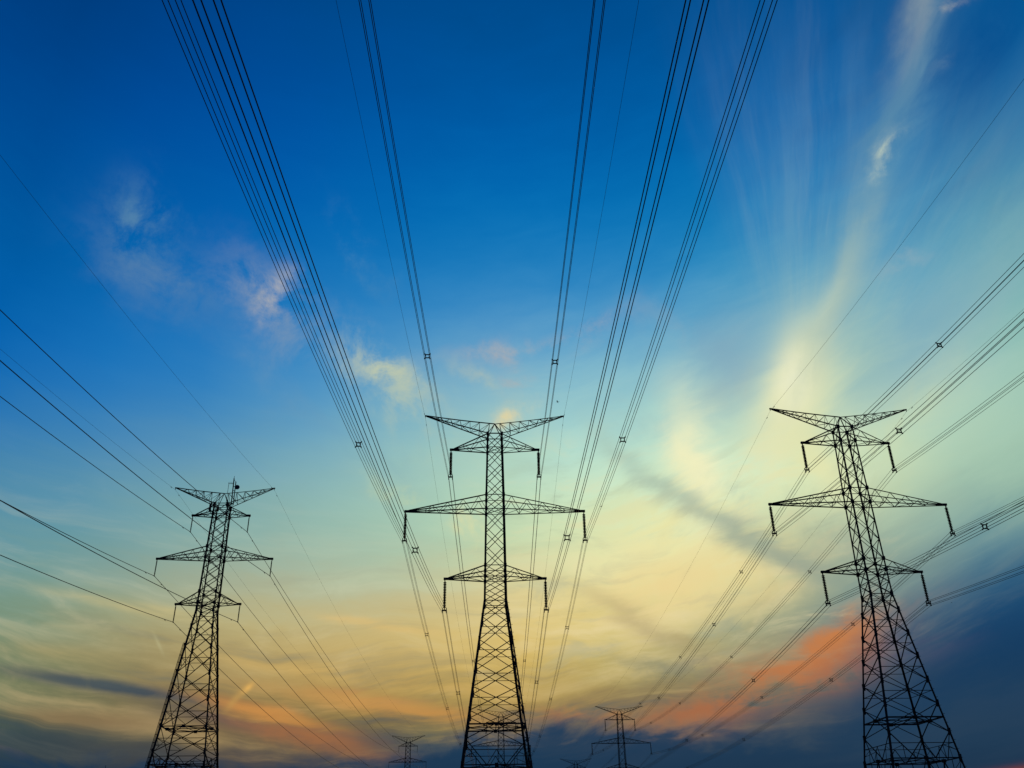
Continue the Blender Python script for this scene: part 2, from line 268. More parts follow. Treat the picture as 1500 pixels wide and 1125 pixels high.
    ripple = noise(combine(mth('MULTIPLY', az0, 0.20), mth('MULTIPLY', phase, 0.70), 21.0), 1.0, 7.0, 0.62, 0.6)
    col = mixc(mth('MULTIPLY', mth('MULTIPLY', remap(ripple, 0.48, 0.68), mid), 0.42), col, (0.82, 0.70, 0.40, 1.0))
    col = mixc(mth('MULTIPLY', mth('MULTIPLY', remap(ripple, 0.50, 0.30), mid), 0.40), col, (0.30, 0.36, 0.29, 1.0))
    tex = {
        'w': remap(wisp, 0.38, 0.66),
        's': remap(mth('ADD', mth('MULTIPLY', cirrus, 0.75), mth('MULTIPLY', wisp, 0.25)), 0.36, 0.64),
        'h': remap(band, 0.34, 0.60),
        'd': remap(mth('ADD', mth('MULTIPLY', drift, 0.5), mth('MULTIPLY_ADD', band, 0.25, mth('MULTIPLY', wisp, 0.25))), 0.39, 0.57),
        'v': remap(wisp, 0.30, 0.55, 0.6, 1.0),
        'n': remap(wisp, 0.30, 0.55, 0.55, 1.0),
    }
    # cloud outlines are torn a little by finer turbulence
    bx = mth('MULTIPLY_ADD', fine, 4.4, mth('SUBTRACT', az0, 2.2))
    by = mth('MULTIPLY_ADD', mth('SUBTRACT', fine, drift), 2.4, el0)
    vx = mth('MULTIPLY_ADD', mth('SUBTRACT', drift, 0.5), 3.6, az0)
    vy = mth('MULTIPLY_ADD', mth('SUBTRACT', band, 0.5), 2.2, el0)
    wisp2 = noise(d, 17.0, 8.0, 0.68, 0.4)
    tex['w'] = remap(mth('ADD', mth('MULTIPLY', wisp, 0.5), mth('MULTIPLY', wisp2, 0.5)), 0.41, 0.60)

    def cloud(col, spec):
        (ca, ce, m0, m1, m2, m3, c, st, kind) = spec
        da = mth('SUBTRACT', {'n': az0, 'v': vx}.get(kind, bx), ca)
        de = mth('SUBTRACT', {'n': el0, 'h': el0, 'v': vy}.get(kind, by), ce)
        u = mth('MULTIPLY_ADD', da, m0, mth('MULTIPLY', de, m1))
        v = mth('MULTIPLY_ADD', da, m2, mth('MULTIPLY', de, m3))
        r2 = mth('MULTIPLY_ADD', u, u, mth('MULTIPLY', v, v))
        g = mth('EXPONENT', mth('MULTIPLY', r2, -0.9))
        g = mth('MULTIPLY', mth('MULTIPLY', g, tex[kind]), st * 1.25, clamp=True)
        return mixc(g, col, (*c, 1.0))

    # fan of thin cirrus streaks spreading up and right from the glow
    fx, fy = mth('SUBTRACT', az0, FAN_CENTRE[0]), mth('SUBTRACT', el0, FAN_CENTRE[1])
    fang = mth('MULTIPLY', mth('ARCTAN2', fx, fy), deg)
    frad = mth('SQRT', mth('ADD', mth('MULTIPLY', fx, fx), mth('MULTIPLY', fy, fy)))
    fang = mth('ADD', fang, mth('MULTIPLY', mth('SUBTRACT', slow, 0.5), 9.0))
    fan = noise(combine(mth('MULTIPLY', fang, 0.085), mth('MULTIPLY', frad, 0.045), 11.0), 1.0, 7.0, 0.60, 0.25)
    fan2 = noise(combine(mth('MULTIPLY', fang, 0.22), mth('MULTIPLY', frad, 0.07), 4.0), 1.0, 6.0, 0.62, 0.3)
    sector = mth('MULTIPLY', remap(fang, -16.0, 14.0), remap(fang, 80.0, 50.0))
    reach = mth('MULTIPLY', remap(frad, 0.0, 7.0), remap(frad, 30.0, 7.0, 0.05, 0.85))
    fm = mth('MULTIPLY', sector, reach)
    col = mixc(mth('MULTIPLY', fm, 0.07), col, (0.30, 0.47, 0.46, 1.0))
    col = mixc(mth('MULTIPLY', mth('MULTIPLY', remap(fan, 0.32, 0.80), fm), 0.32), col, (0.36, 0.52, 0.47, 1.0))
    col = mixc(mth('MULTIPLY', mth('MULTIPLY', remap(fan2, 0.45, 0.80), fm), 0.20), col, (0.45, 0.55, 0.46, 1.0))
    for spec in SKY_CLOUDS:
        col = cloud(col, spec)
    # the dark cloud bank along the horizon, climbing to the right
    edge = mth('MULTIPLY', ramp(mth('DIVIDE', mth('ADD', az0, 40.0), 80.0, clamp=True), [(p, (v, v, v)) for p, v in BANK_EDGE], 'LINEAR'), 60.0)
    over = mth('SUBTRACT', mth('ADD', edge, mth('ADD', mth('MULTIPLY', mth('SUBTRACT', drift, 0.5), 5.0), mth('MULTIPLY', mth('SUBTRACT', fine, 0.5), 1.6))), el0)
    soft = remap(az0, 8.0, 26.0, 0.75, 3.6)
    bank = remap(over, mth('MULTIPLY', soft, -1.0), soft)
    tint = ramp(mth('DIVIDE', el0, 60.0, clamp=True), BANK_TINT)
    tint = mixc(mth('MULTIPLY', remap(band, 0.35, 0.7), 0.22), tint, (0.028, 0.062, 0.105, 1.0))
    col = mixc(mth('MULTIPLY', bank, 0.96), col, tint)
    for spec in SKY_FRONT_CLOUDS:
        col = cloud(col, spec)
    bg = NT.nodes.new('ShaderNodeBackground')
    bg.inputs['Strength'].default_value = 1.0
    LK.new(col, bg.inputs['Color'])
    out = NT.nodes.new('ShaderNodeOutputWorld')
    LK.new(bg.outputs[0], out.inputs['Surface'])


build_sky()


# ---------------------------------------------------------------- materials
def material(name, base, rough=0.7, metal=0.0, var=0.35, scale=1.5):
    m = bpy.data.materials.new(name)
    m.use_nodes = True
    nt = m.node_tree
    b = nt.nodes['Principled BSDF']
    tc = nt.nodes.new('ShaderNodeTexCoord')
    n = nt.nodes.new('ShaderNodeTexNoise')
    n.inputs['Scale'].default_value = scale
    n.inputs['Detail'].default_value = 5
    nt.links.new(tc.outputs['Object'], n.inputs['Vector'])
    cr = nt.nodes.new('ShaderNodeValToRGB')
    cr.color_ramp.elements[0].position = 0.3
    cr.color_ramp.elements[1].position = 0.7
    cr.color_ramp.elements[0].color = (*[c * (1 - var) for c in base], 1)
    cr.color_ramp.elements[1].color = (*[c * (1 + var) for c in base], 1)
    nt.links.new(n.outputs['Fac'], cr.inputs[0])
    nt.links.new(cr.outputs[0], b.inputs['Base Color'])
    b.inputs['Roughness'].default_value = rough
    b.inputs['Metallic'].default_value = metal
    b.inputs['Specular IOR Level'].default_value = 0.05
    return m


STEEL = material('weathered_steel', (0.035, 0.035, 0.038))
WIRE = material('weathered_aluminium_wire', (0.03, 0.03, 0.034), 0.6, scale=0.3)
GLASS = material('brown_porcelain', (0.030, 0.022, 0.018), 0.5, scale=4)
RUBBER = material('grey_silicone_rubber', (0.03, 0.03, 0.032), 0.7, scale=4)
CONCRETE = material('concrete', (0.28, 0.27, 0.25), 0.9, scale=3)
DISH = material('dark_blue_radome', (0.015, 0.02, 0.06), 0.6, scale=3)
FEATHER = material('dark_feathers', (0.02, 0.018, 0.016), 0.8, scale=20)
GRASS = material('dry_grass_earth', (0.06, 0.065, 0.03), 0.95, var=0.6, scale=0.35)


# ---------------------------------------------------------------- mesh helpers
class MB:
    def __init__(self):
        self.v, self.f = [], []

    def section(self, a, b, pts, ref=None, pts2=None):
        a, b = Vector(a), Vector(b)
        d = (b - a)
        if d.length < 1e-6:
            return
        d.normalize()
        r = Vector(ref) if ref is not None else Vector((0, 0, 1))
        if abs(r.normalized().dot(d)) > 0.96:
            r = Vector((1, 0, 0)) if abs(d.x) < 0.9 else Vector((0, 1, 0))
        u = (r - d * r.dot(d)).normalized()
        w = d.cross(u)
        n, k = len(pts), len(self.v)
        for P, q in ((a, pts), (b, pts2 or pts)):
            for (s, t) in q:
                self.v.append(P + u * s + w * t)
        for i in range(n):
            j = (i + 1) % n
            self.f.append((k + i, k + j, k + n + j, k + n + i))
        self.f.append(tuple(k + i for i in reversed(range(n))))
        self.f.append(tuple(k + n + i for i in range(n)))

    def angle(self, a, b, w, ref=None):          # steel angle section
        t = w * 0.16
        h = w * 0.5
        self.section(a, b, [(-h, -h), (h, -h), (h, -h + t), (-h + t, -h + t), (-h + t, h), (-h, h)], ref)

    def bar(self, a, b, w, h=None, ref=None):
        w, h = w * 0.5, (h or w) * 0.5
        self.section(a, b, [(-w, -h), (w, -h), (w, h), (-w, h)], ref)

    def rod(self, a, b, r, n=8, r2=None):
        c = [(math.cos(2 * math.pi * i / n), math.sin(2 * math.pi * i / n)) for i in range(n)]
        self.section(a, b, [(r * p, r * q) for p, q in c], None, [((r if r2 is None else r2) * p, (r if r2 is None else r2) * q) for p, q in c])

    def tube(self, pts, r, n=6):
        k0 = len(self.v)
        N = len(pts)
        for i, P in enumerate(pts):
            d = (pts[min(i + 1, N - 1)] - pts[max(i - 1, 0)]).normalized()
            u = Vector((1, 0, 0))
            u = (u - d * u.dot(d)).normalized()
            w = d.cross(u)
            for j in range(n):
                a = 2 * math.pi * j / n
                self.v.append(P + u * (r * math.cos(a)) + w * (r * math.sin(a)))
        for i in range(N - 1):
            for j in range(n):
                a, b = k0 + i * n + j, k0 + i * n + (j + 1) % n
                self.f.append((a, b, b + n, a + n))
        self.f.append(tuple(k0 + j for j in reversed(range(n))))
        self.f.append(tuple(k0 + (N - 1) * n + j for j in range(n)))

    def lathe(self, prof, n=14, at=(0, 0, 0)):   # (radius, z) pairs, top to bottom
        at = Vector(at)
        k = len(self.v)
        for (r, z) in prof:
            for j in range(n):
                a = 2 * math.pi * j / n
                self.v.append(at + Vector((r * math.cos(a), r * math.sin(a), z)))
        for i in range(len(prof) - 1):
            for j in range(n):
                a, b = k + i * n + j, k + i * n + (j + 1) % n
                self.f.append((a, a + n, b + n, b))
        self.f.append(tuple(k + j for j in range(n)))
        self.f.append(tuple(k + (len(prof) - 1) * n + j for j in reversed(range(n))))

    def plate(self, c, n, w, h, t):              # small gusset plate
        c, n = Vector(c), Vector(n).normalized()
        self.bar(c - n * t * 0.5, c + n * t * 0.5, h, w, (0, 0, 1))

    def build(self, name, mat, parent=None, smooth=False):
        me = bpy.data.meshes.new(name)
        me.from_pydata([tuple(p) for p in self.v], [], self.f)
        me.update()
        me.materials.append(mat)
        if smooth:
            for p in me.polygons:
                p.use_smooth = True
        o = bpy.data.objects.new(name, me)
        COL.objects.link(o)
        if parent is not None:
            o.parent = parent
        return o


def tag(o, label, cat, group=None, kind=None):
    o['label'] = label
    o['category'] = cat
    if group:
        o['group'] = group
    if kind:
        o['kind'] = kind
    return o


def empty(name, loc, rz=0.0):
    o = bpy.data.objects.new(name, None)
    o.empty_display_size = 0.5
    o.location = loc
    o.rotation_euler = (0, 0, rz)
    COL.objects.link(o)
    return o


def copy_thing(o, skip=()):
    def rec(src, parent):
        c = src.copy()
        COL.objects.link(c)
        c.parent = parent
        for ch in list(src.children):
            if ch.name.split('.')[0] not in skip:
                rec(ch, c)
        return c
    return rec(o, None)


# ---------------------------------------------------------------- ground
def ground():
    m = MB()
    n, size = 48, 6000.0
    random.seed(4)
    for j in range(n + 1):
        for i in range(n + 1):
            x, y = (i / n - 0.5) * 2, (j / n - 0.5) * 2
            m.v.append(Vector((math.copysign(abs(x) ** 2.2, x) * size, math.copysign(abs(y) ** 2.2, y) * size, 0.0)))
    for j in range(n):
        for i in range(n):
            a = j * (n + 1) + i
            m.f.append((a, a + 1, a + n + 2, a + n + 1))
    g = m.build('ground', GRASS)
    g['kind'] = 'structure'


ground()

# ---------------------------------------------------------------- lattice pylons
BIG = dict(     # heavy pylon with quad bundles
    widths=[(0.0, 9.6), (9.8, 7.0), (27.2, 2.4), (31.24, 2.28), (39.8, 2.05), (47.85, 1.72)],
    ridge=49.5, top=47.85, earth=(8.55, 50.59),
    arms=[('upper', 5.33, 45.98, 47.80, 2), ('middle', 10.51, 38.05, 39.80, 5), ('lower', 5.71, 29.96, 31.24, 2)],
    waist=27.2, panels=[27.2, 25.34, 22.8, 20.33, 17.82, 15.4, 12.6], base=10.1, frames=[14.0, 10.1],
    leg=0.175, brace=0.082, chord=0.115, web=0.058, cable=False)
SLIM = dict(    # lighter pylon of the other line
    widths=[(0.0, 8.9), (11.5, 6.35), (30.3, 2.12), (32.6, 2.08), (38.6, 1.92), (44.6, 1.72)],
    ridge=46.3, top=44.6, earth=(6.63, 47.09),
    arms=[('upper', 3.75, 43.12, 44.3, 2), ('middle', 7.44, 37.14, 38.6, 5), ('lower', 4.05, 31.17, 32.6, 2)],
    waist=30.3, panels=[30.3, 28.1, 25.6, 22.4, 19.3, 16.1, 13.3], base=11.9, frames=[16.1, 11.9],
    leg=0.18, brace=0.085, chord=0.11, web=0.06, cable=True)


def width_at(T, z):
    w = T['widths']
    for (z0, w0), (z1, w1) in zip(w, w[1:]):
        if z <= z1:
            return w0 + (w1 - w0) * (z - z0) / (z1 - z0)
    return w[-1][1]


def corner(T, sx, sy, z):
    h = width_at(T, z) * 0.5
    return Vector((sx * h, sy * h, z))


FACES = [((-1, -1), (1, -1)), ((1, -1), (1, 1)), ((1, 1), (-1, 1)), ((-1, 1), (-1, -1))]


def lerp(a, b, t):
    return a + (b - a) * t


def make_pylon(T, loc, rz):
    root = empty('lattice_pylon', loc, rz)
    lw, bw = T['leg'], T['brace']
    # four legs: corner posts from the footing to the waist
    for sx in (-1, 1):
        for sy in (-1, 1):
            m = MB()
            zs = [0.25] + sorted(T['panels'] + [T['base']])
            for z0, z1 in zip(zs, zs[1:]):
                m.angle(corner(T, sx, sy, z0), corner(T, sx, sy, z1), lw * 1.05, (-sx, -sy, 0))
            for z in zs[1:]:
                c = corner(T, sx, sy, z)
                m.bar(c - Vector((0, 0, 0.35)), c + Vector((0, 0, 0.35)), lw * 1.3, None, (1, 0, 0))
            if (sx, sy) == (1, -1) or (T['cable'] and (sx, sy) == (-1, -1)):
                z = 3.0
                k = 0
                while z < T['waist']:                      # step bolts
                    c = corner(T, sx, sy, z)
                    dv = Vector((sx, 0, 0)) if k % 2 else Vector((0, sy, 0))
                    m.rod(c, c + dv * 0.30, 0.018, 5)
                    z += 0.42
                    k += 1
            leg = m.build('leg', STEEL, root)
            f = MB()
            c = corner(T, sx, sy, 0.0)
            f.lathe([(0.34, 0.32), (0.42, 0.28), (0.55, -0.3)], 12, (c.x, c.y, 0))
            f.build('footing', CONCRETE, leg)
    # bracing of each lower face
    for (ca, cb) in FACES:
        m = MB()
        nrm = Vector((ca[0] + cb[0], ca[1] + cb[1], 0))
        P = T['panels']
        for z1, z0 in zip(P, P[1:]):
            a0, b0, a1, b1 = corner(T, *ca, z0), corner(T, *cb, z0), corner(T, *ca, z1), corner(T, *cb, z1)
            m.angle(a0, b1, bw, nrm)
            m.angle(b0 + nrm.normalized() * -0.03, a1 + nrm.normalized() * -0.03, bw, nrm)
            w0, w1 = width_at(T, z0), width_at(T, z1)
            zc = z0 + (z1 - z0) * w0 / (w0 + w1)
            m.angle(corner(T, *ca, zc), corner(T, *cb, zc), bw * 0.72, nrm)
            # redundant struts of the larger panels
            if z1 - z0 > 2.0 and not T['cable']:
                pass
            if T['cable'] and z1 - z0 > 2.8:
                X = lerp(a0, b1, w0 / (w0 + w1))
                for (pa, pc) in ((a0, ca), (b0, cb)):
                    q = lerp(pa, X, 0.5)
                    m.angle(q, corner(T, *pc, q.z), bw * 0.6, nrm)
                    m.angle(q, corner(T, *pc, zc), bw * 0.6, nrm)
        z0, z1 = T['base'], P[-1]
        if z1 - z0 > 0.5:
            a0, b0, a1, b1 = corner(T, *ca, z0), corner(T, *cb, z0), corner(T, *ca, z1), corner(T, *cb, z1)
            mid0 = (a0 + b0) * 0.5
            m.angle(a1, lerp(a0, mid0, 0.72), bw * 1.1, nrm)
            m.angle(b1, lerp(b0, mid0, 0.72), bw * 1.1, nrm)
            zc = (z0 + z1) * 0.5 + 0.2
            m.angle(corner(T, *ca, zc), corner(T, *cb, zc), bw * 0.75, nrm)
            topm = (corner(T, *ca, zc) + corner(T, *cb, zc)) * 0.5
            m.angle(topm, lerp(a0, mid0, 0.72), bw * 0.8, nrm)
            m.angle(topm, lerp(b0, mid0, 0.72), bw * 0.8, nrm)
            for (c0, cc) in ((a0, ca), (b0, cb)):
                q = lerp(corner(T, *cc, z1), lerp(c0, mid0, 0.72), 0.5)
                m.angle(q, corner(T, *cc, q.z - 0.5), bw * 0.6, nrm)
                m.angle(q, lerp(c0, mid0, 0.4), bw * 0.6, nrm)
        # splayed base below the lowest frame: K bracing with redundants
        a0, b0, a1, b1 = corner(T, *ca, 0.4), corner(T, *cb, 0.4), corner(T, *ca, z0), corner(T, *cb, z0)
        mid = (a1 + b1) * 0.5
        m.angle(a0, mid, bw * 1.15, nrm)
        m.angle(b0, mid, bw * 1.15, nrm)
        for (c0, cc) in ((a0, ca), (b0, cb)):
            for t in (0.25, 0.5, 0.75):
                q = lerp(c0, mid, t)
                m.angle(q, corner(T, *cc, q.z), bw * 0.65, nrm)
                m.angle(q, corner(T, *cc, min(q.z + z0 * 0.22, z0 - 0.1)), bw * 0.65, nrm)
            q = lerp(c0, mid, 0.75)
            m.angle(q, lerp(mid, corner(T, *cc, z0), 0.5), bw * 0.65, nrm)
        m.build('face_bracing', STEEL, root)
    # flat frames across the body
    for z in T['frames']:
        m = MB()
        mids = []
        for (ca, cb) in FACES:
            a, b = corner(T, *ca, z + 0.02), corner(T, *cb, z + 0.02)
            m.bar(a, b, bw * 1.3, bw * 1.0)
            mids.append((a + b) * 0.5)
        for i in range(4):
            m.angle(mids[i], mids[(i + 1) % 4], bw * 0.9)
            m.angle(mids[i], lerp(mids[i], mids[(i + 1) % 4], 0.5) * 1.0 + Vector((0, 0, -0.12)), bw * 0.7)
        m.angle(mids[0], mids[2], bw * 0.9)
        m.angle(mids[1], mids[3] + Vector((0, 0, 0.06)), bw * 0.9)
        for q in mids:
            m.bar(q - Vector((0, 0, 0.16)), q + Vector((0, 0, 0.16)), 0.34, 0.34, (1, 0, 0))
        m.build('horizontal_frame', STEEL, root)
    # the cage: slender upper body
    m = MB()
    levels = [T['top']]
    arms = T['arms']
    nodes = [T['top']]
    for i, (nm, h, z, zu, n) in enumerate(arms):
        if zu < nodes[-1] - 0.5:
            k = 3
            z0 = nodes[-1]
            for j in range(1, k):
                nodes.append(z0 + (zu - z0) * j / k)
            nodes.append(zu)
        nodes.append(z)
    nodes.append((nodes[-1] + T['waist']) * 0.5 if nodes[-1] - T['waist'] > 2 else T['waist'])
    if nodes[-1] > T['waist'] + 0.1:
        nodes.append(T['waist'])
    for sx in (-1, 1):
        for sy in (-1, 1):
            for z1, z0 in zip(nodes, nodes[1:]):
                m.angle(corner(T, sx, sy, z0), corner(T, sx, sy, z1), lw * 0.95, (-sx, -sy, 0))
            for nm, h, z, zu, n in arms:
                for q in (z, zu):
                    c = corner(T, sx, sy, q)
                    m.bar(c - Vector((0, 0, 0.2)), c + Vector((0, 0, 0.2)), lw * 1.7, None, (1, 0, 0))
            c = corner(T, sx, sy, T['top'])
            m.bar(c - Vector((0, 0, 0.2)), c + Vector((0, 0, 0.12)), lw * 1.6, None, (1, 0, 0))
    flat = {T['top'], T['waist']} | {a[2] for a in arms} | {a[3] for a in arms}
    for (ca, cb) in FACES:
        nrm = Vector((ca[0] + cb[0], ca[1] + cb[1], 0))
        for z1, z0 in zip(nodes, nodes[1:]):
            m.angle(corner(T, *ca, z0), corner(T, *cb, z1), bw * 0.9, nrm)
            m.angle(corner(T, *cb, z0) - nrm.normalized() * 0.03, corner(T, *ca, z1) - nrm.normalized() * 0.03, bw * 0.9, nrm)
        for z in flat:
            m.angle(corner(T, *ca, z), corner(T, *cb, z), bw * 0.95, nrm)
    for nm, h, z, zu, n in arms:
        m.angle(corner(T, -1, -1, z), corner(T, 1, 1, z), bw * 0.8)
        m.angle(corner(T, 1, -1, z + 0.03), corner(T, -1, 1, z + 0.03), bw * 0.8)
    m.build('cage', STEEL, root)
    # cross-arms
    cw, ww = T['chord'], T['web']
    for nm, h, z, zu, n in arms:
        for s in (-1, 1):
            m = MB()
            tip = Vector((s * h, 0, z))
            for sy in (-1, 1):
                lo0, up0 = corner(T, s, sy, z), corner(T, s, sy, zu)
                lo1, up1 = tip + Vector((-s * 0.35, sy * 0.10, -0.04)), tip + Vector((-s * 0.35, sy * 0.10, 0.10))
                m.angle(lo0, lo1, cw, (0, 0, 1))
                m.angle(up0, up1, cw, (0, 0, 1))
                for i in range(n):
                    t0, t1 = i / n, (i + 1) / n
                    tm = (t0 + t1) * 0.5
                    if i == n - 1 and n > 3:
                        continue
                    m.angle(lerp(lo0, lo1, t0), lerp(up0, up1, tm), ww, (0, sy, 0))
                    if i < n - 1:
                        m.angle(lerp(up0, up1, tm), lerp(lo0, lo1, t1), ww, (0, sy, 0))
            for i in range(n):
                if i == n - 1 and n > 3:
                    continue
                t0, t1 = i / n, (i + 1) / n
                f0, f1 = corner(T, s, -1, z), tip + Vector((-s * 0.35, -0.10, -0.04))
                b0, b1 = corner(T, s, 1, z), tip + Vector((-s * 0.35, 0.10, -0.04))
                if i:
                    m.angle(lerp(f0, f1, t0), lerp(b0, b1, t0), ww)
                if i % 2:
                    m.angle(lerp(f0, f1, t0), lerp(b0, b1, t1), ww)
                else:
                    m.angle(lerp(b0, b1, t0), lerp(f0, f1, t1), ww)
                u0, u1 = corner(T, s, -1, zu), tip + Vector((-s * 0.35, -0.10, 0.10))
                v0, v1 = corner(T, s, 1, zu), tip + Vector((-s * 0.35, 0.10, 0.10))
            k = 0.55 + h * 0.05 if not T['cable'] else 0.4     # tip bracket
            m.bar(tip - Vector((s * k, 0, -0.02)), tip + Vector((s * 0.16, 0, 0.02)), 0.24, 0.26)
            m.bar(tip + Vector((s * 0.02, 0, 0.0)), tip + Vector((s * 0.02, 0, -0.22)), 0.10, 0.14)
            m.build('crossarm', STEEL, root)
    # earth-wire peaks: two long arms rising from the body top
    he, ze = T['earth']
    for s in (-1, 1):
        m = MB()
        tip = Vector((s * he, 0, ze))
        r0, r1 = Vector((0, 0, T['ridge'])), tip + Vector((0, 0, 0.03))
        # the ridge sags slightly towards the middle
        def ridge(t):
            return lerp(r0, r1, t) + Vector((0, 0, -0.06 * math.sin(math.pi * t)))
        n = 7 if not T['cable'] else 6
        for i in range(n):
            m.angle(ridge(i / n), ridge((i + 1) / n), cw * 0.9, (0, 0, 1))
        lo = []
        for sy in (-1, 1):
            l0, l1 = corner(T, s, sy, T['top']), tip + Vector((-s * 0.1, sy * 0.05, -0.06))
            lo.append((l0, l1))
            m.angle(l0, l1, cw * 0.95, (0, 0, 1))
            m.angle(r0, l0, cw * 0.8, (0, sy, 0))
            for i in range(n):
                t0, tm, t1 = i / n, (i + 0.5) / n, (i + 1) / n
                if i > n - 2:
                    continue
                m.angle(lerp(l0, l1, t0), ridge(tm), ww * 0.9, (0, sy, 0))
                if i < n - 1:
                    m.angle(ridge(tm), lerp(l0, l1, t1), ww * 0.9, (0, sy, 0))
        for i in range(n):
            t0, t1 = i / n, (i + 1) / n
            (f0, f1), (b0, b1) = lo
            if i > n - 2:
                continue
            if i:
                m.angle(lerp(f0, f1, t0), lerp(b0, b1, t0), ww * 0.9)
            if i % 2:
                m.angle(lerp(f0, f1, t0), lerp(b0, b1, t1), ww * 0.9)
            else:
                m.angle(lerp(b0, b1, t0), lerp(f0, f1, t1), ww * 0.9)
        m.bar(tip - Vector((s * 0.35, 0, 0.05)), tip + Vector((s * 0.12, 0, 0.0)), 0.14, 0.16)
        m.bar(tip + Vector((s * 0.05, 0, 0)), tip + Vector((s * 0.05, 0, -0.28)), 0.05, 0.08)
        m.build('earth_wire_arm', STEEL, root)
    return root


def add_antennas(root):
    # radio gear bolted to the top of the slim pylon: two poles, a dish, a yagi, a panel
    m = MB()
    m.rod((1.35, -0.86, 44.3), (1.18, -0.62, 48.25), 0.075, 8)
    m.rod((1.18, -0.62, 48.25), (1.17, -0.6, 48.6), 0.03, 6)
    m.rod((1.62, -0.86, 44.3), (1.50, -0.66, 47.75), 0.065, 8)
    for z in (44.6, 45.6, 46.4, 47.0):
        m.bar((1.30, -0.8, z), (1.62, -0.8, z), 0.06)
    m.bar((0.86, -0.86, 44.5), (1.62, -0.86, 44.5), 0.09)
    m.bar((1.20, -0.66, 48.1), (1.50, -0.68, 47.7), 0.05)
    mast = m.build('antenna_mast', STEEL, root)
    d = MB()
    c = Vector((1.86, -1.02, 46.75))
    d.section(c + Vector((0.06, -0.20, 0)), c + Vector((-0.04, 0.14, 0)),
              [(0.33 * math.cos(i * math.pi / 10), 0.33 * math.sin(i * math.pi / 10)) for i in range(20)], None,
              [(0.20 * math.cos(i * math.pi / 10), 0.20 * math.sin(i * math.pi / 10)) for i in range(20)])
    d.bar(c, (1.52, -0.72, 46.75), 0.09)
    d.build('dish', DISH, mast)
    y = MB()
    y.rod((0.62, -0.8, 44.6), (0.62, -0.8, 47.5), 0.028, 6)
    y.bar((0.55, -0.8, 47.5), (1.18, -0.64, 47.5), 0.05)
    for k in range(4):
        y.rod((0.6 + k * 0.17, -0.79, 47.32), (0.6 + k * 0.17, -0.79, 47.68), 0.014, 5)
    y.build('yagi_antenna', STEEL, mast)
    p = MB()
    p.bar((-1.36, -0.98, 43.3), (-1.36, -0.98, 44.5), 0.22, 0.12, (1, 0, 0))
    p.rod((-1.24, -0.9, 43.2), (-1.24, -0.9, 44.8), 0.04, 6)
    p.bar((-1.24, -0.9, 44.0), (-0.85, -0.85, 44.0), 0.06)
    p.build('panel_antenna', STEEL, root)
    q = MB()                                       # cable tray clipped along one leg
    T = SLIM
    zs = [3.0, 11.9, 26.0]
    for off in (0.20, 0.32):
        for z0, z1 in zip(zs, zs[1:]):
            q.rod(corner(T, -1, -1, z0) + Vector((-off, -0.05, 0)), corner(T, -1, -1, z1) + Vector((-off, -0.05, 0)), 0.035, 6)
    z = 3.4
    while z < 26:
        c = corner(T, -1, -1, z)
        q.bar(c, c + Vector((-0.36, -0.05, 0)), 0.05)
        z += 0.9 if int(z) % 3 else 1.6
    q.build('cable_tray', STEEL, root)


# placement of every pylon: x, y, turn
PSI_C, PSI_R, PSI_L = 0.0377, 0.0492, 0.0506
SITES = {
    'C': (BIG, -2.2295, 100.0, PSI_C), 'C2': (BIG, -5.8093, 343.10, PSI_C),
    'R': (BIG, 40.496, 99.481, PSI_R), 'R2': (BIG, 37.0347, 340.524, PSI_R), 'R3': (BIG, 31.849, 528.575, PSI_R),
    'L': (SLIM, -39.4333, 114.027, PSI_L), 'L2': (SLIM, -44.14, 387.056, PSI_L),
}
GP = 'high voltage lattice pylons'
pyl = {}
for key, label in (('C', 'tall black lattice pylon in the middle of the picture, straight ahead'),
                   ('L', 'black lattice pylon with a round dish antenna on top, lighter than the others')):
    T, px, py, rz = SITES[key]
    pyl[key] = tag(make_pylon(T, (px, py, 0), rz), label, 'pylon', GP)
for key, src, label in (
        ('R', 'C', 'tall black lattice pylon leaning inward, beside the pink cloud at the right'),
        ('C2', 'C', 'distant pylon seen through the legs of the large centre pylon'),
        ('R2', 'C', 'distant pylon standing alone just right of the centre pylon, above the dark cloud bank'),
        ('R3', 'C', 'farthest pylon, only its V-shaped top showing at the bottom edge'),
        ('L2', 'L', 'small distant pylon just left of the centre pylon against the low orange cloud')):
    T, px, py, rz = SITES[key]
    o = copy_thing(pyl[src], skip=('antenna_mast', 'panel_antenna', 'cable_tray'))
    o.location, o.rotation_euler = (px, py, 0), (0, 0, rz)
    pyl[key] = tag(o, label, 'pylon', GP)
add_antennas(pyl['L'])

# ---------------------------------------------------------------- insulator strings
STRING_BIG, STRING_SLIM = 3.5837, 2.2758


